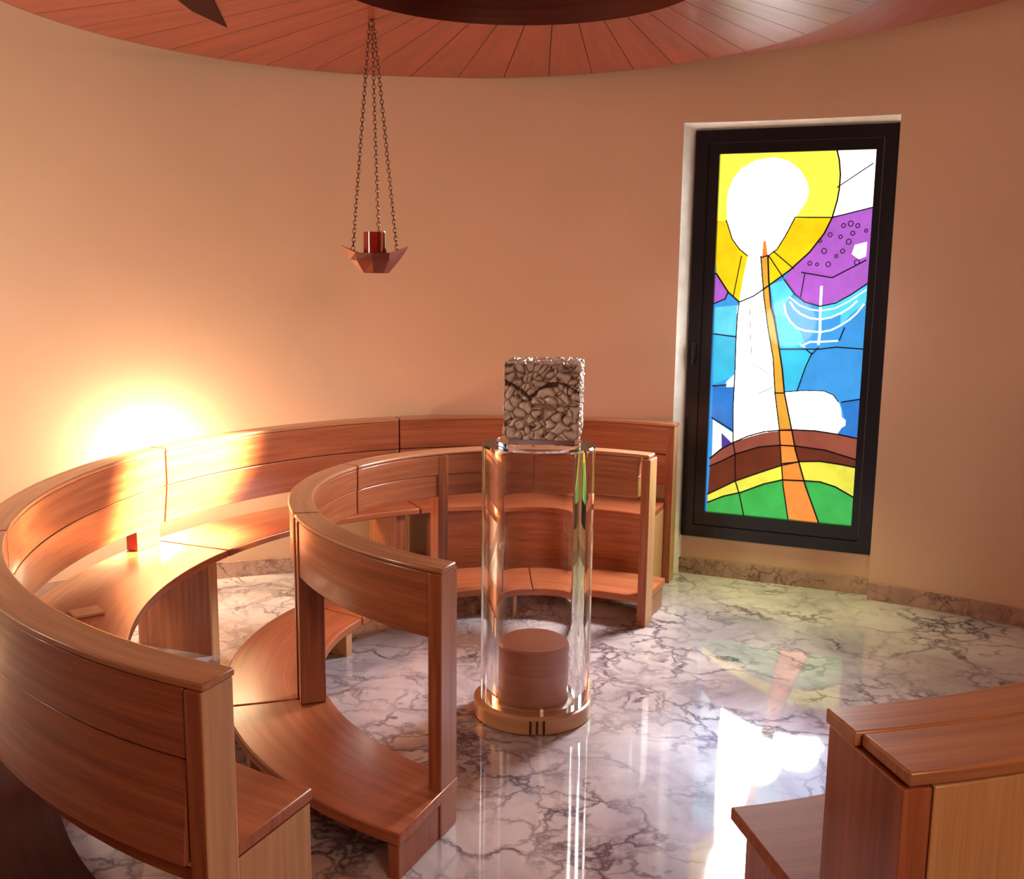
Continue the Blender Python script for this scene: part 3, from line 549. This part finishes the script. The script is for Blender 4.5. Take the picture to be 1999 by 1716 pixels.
h2 = S_/2
for axis in range(3):
    for sg in (-1, 1):
        P = []
        for i in range(NG+1):
            row = []
            for j in range(NG+1):
                a_, b2 = -h2+S_*i/NG, -h2+S_*j/NG
                v = [0, 0, 0]; v[axis] = sg*h2; v[(axis+1) % 3] = a_; v[(axis+2) % 3] = b2
                row.append(cube_pt(v[0], v[1], v[2]+h2))
            P.append(row)
        mb.quadgrid(P, [[(0, 0)]*(NG+1)]*(NG+1))
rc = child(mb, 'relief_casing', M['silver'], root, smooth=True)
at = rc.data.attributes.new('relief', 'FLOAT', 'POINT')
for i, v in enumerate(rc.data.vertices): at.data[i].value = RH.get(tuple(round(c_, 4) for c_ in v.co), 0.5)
mb = MB(); f = cc-ey*(h2+0.004)
box(mb, f-ex*0.025+Vector((0, 0, 1.150)), ex*0.055, -ey*0.008, (0, 0, 0.012)); box(mb, f-ex*0.001+Vector((0, 0, 1.105)), ex*0.011, -ey*0.008, (0, 0, 0.045))
child(mb, 'cross', M['chrome'], root, bevel=0.002)

# ---------------------------------------------------------------- hanging sanctuary lamp
LX, LY = -0.562, 4.2
root = empty('hanging_lamp', (LX, LY, 1.585), 'small copper star-shaped oil lamp hanging on three thin chains', 'lamp')
def star(mb, levels, mi=0):
    n = len(levels[0])
    for A, B in zip(levels, levels[1:]):
        for k in range(n): k2 = (k+1) % n; mb.face([A[k], A[k2], B[k2], B[k]], [(0, 0)]*4, mi)
def lev(rs, zs, ph=0.0): return [(LX+r_*math.cos(R(k*360/len(rs)+ph)), LY+r_*math.sin(R(k*360/len(rs)+ph)), z) for k, (r_, z) in enumerate(zip(rs, zs))]
n8 = 8
bot = lev([0.055]*8, [1.585]*8); T = lambda a_, b_, c_: [a_, b_, c_, b_]*2; L1 = lev(T(0.100, 0.090, 0.078), T(1.638, 1.634, 1.632)); L2 = lev(T(0.138, 0.096, 0.086), T(1.694, 1.666, 1.664))
I2 = lev(T(0.131, 0.091, 0.081), T(1.6925, 1.6645, 1.6625)); I1 = lev(T(0.094, 0.083, 0.072), T(1.642, 1.638, 1.636)); I0 = lev([0.05]*8, [1.59]*8)
mb = MB(); star(mb, [bot, L1, L2, I2, I1, I0]); mb.face(bot, [(0, 0)]*8); mb.face(I0, [(0, 0)]*8)
child(mb, 'bowl', M['bronze'], root)
mb = MB(); revolve(mb, [(0, 1.592), (0.046, 1.592), (0.046, 1.748), (0.042, 1.748), (0.042, 1.60), (0, 1.60)], (LX, LY), 32)
child(mb, 'glass_cup', M['red_glass'], root, smooth=True)
mb = MB(); revolve(mb, [(0.0462, 1.70), (0.048, 1.70), (0.048, 1.752), (0.0462, 1.752)], (LX, LY), 32)
mb = MB()
for k in range(3):
    a = R(-75+k*26); d = Vector((math.cos(a), math.sin(a), 0)); tt = Vector((-d.y, d.x, 0))
    if k: box(mb, Vector((LX, LY, 1.66))+d*0.046-tt*0.004, tt*0.009, d*0.003, (0, 0, 0.09))
child(mb, 'silver_strips', M['chrome'], root)
def torus(mb, c, axis_u, axis_v, ru, rv, r_, nu=10, nv=5):
    nn = axis_u.cross(axis_v)
    ring = []
    for i in range(nu):
        a = 2*math.pi*i/nu; ctr = c+axis_u*ru*math.cos(a)+axis_v*rv*math.sin(a); out = (axis_u*math.cos(a)+axis_v*math.sin(a))
        ring.append([ctr+out*r_*math.cos(2*math.pi*j/nv)+nn*r_*math.sin(2*math.pi*j/nv) for j in range(nv)])
    for i in range(nu):
        for j in range(nv):
            A, B = ring[i], ring[(i+1) % nu]; mb.face([A[j], B[j], B[(j+1) % nv], A[(j+1) % nv]], [(0, 0)]*4)
hook = Vector((LX-0.005, LY, ZC-0.022))
for a_x, a_y, zb in ((-0.084, -0.03, 1.675), (0.004, 0.10, 1.69), (0.092, -0.03, 1.68)):
    e = Vector((LX+a_x, LY+a_y, zb)); mb = MB(); hk = hook+Vector((a_x*0.10, a_y*0.08, 0)); d = (e-hk); L = d.length; d.normalize()
    nl = int(L/0.0165); s1 = d.cross(Vector((0, 1, 0))).normalized(); s2 = d.cross(s1)
    for k in range(nl): torus(mb, hk+d*(k+0.5)*L/nl, d, s1 if k % 2 else s2, 0.0105, 0.0065, 0.0021)
    child(mb, 'chain', M['chain'], root, smooth=True)
mb = MB()
torus(mb, hook+Vector((0, 0, 0.004)), Vector((1, 0, 0)), Vector((0, 0, 1)), 0.012, 0.012, 0.0028, 16, 6)
revolve(mb, [(0, ZC-0.012), (0.006, ZC-0.010), (0.006, ZC-0.006), (0.014, ZC-0.004), (0.014, ZC-0.0005), (0, ZC-0.0005)], (hook.x, hook.y), 20)
child(mb, 'ceiling_hook', M['chain'], root, smooth=True)
bpy.context.view_layer.update()
for o in list(bpy.data.objects):
    if o.parent is win: o.matrix_parent_inverse = Matrix.Translation(win.location).inverted()
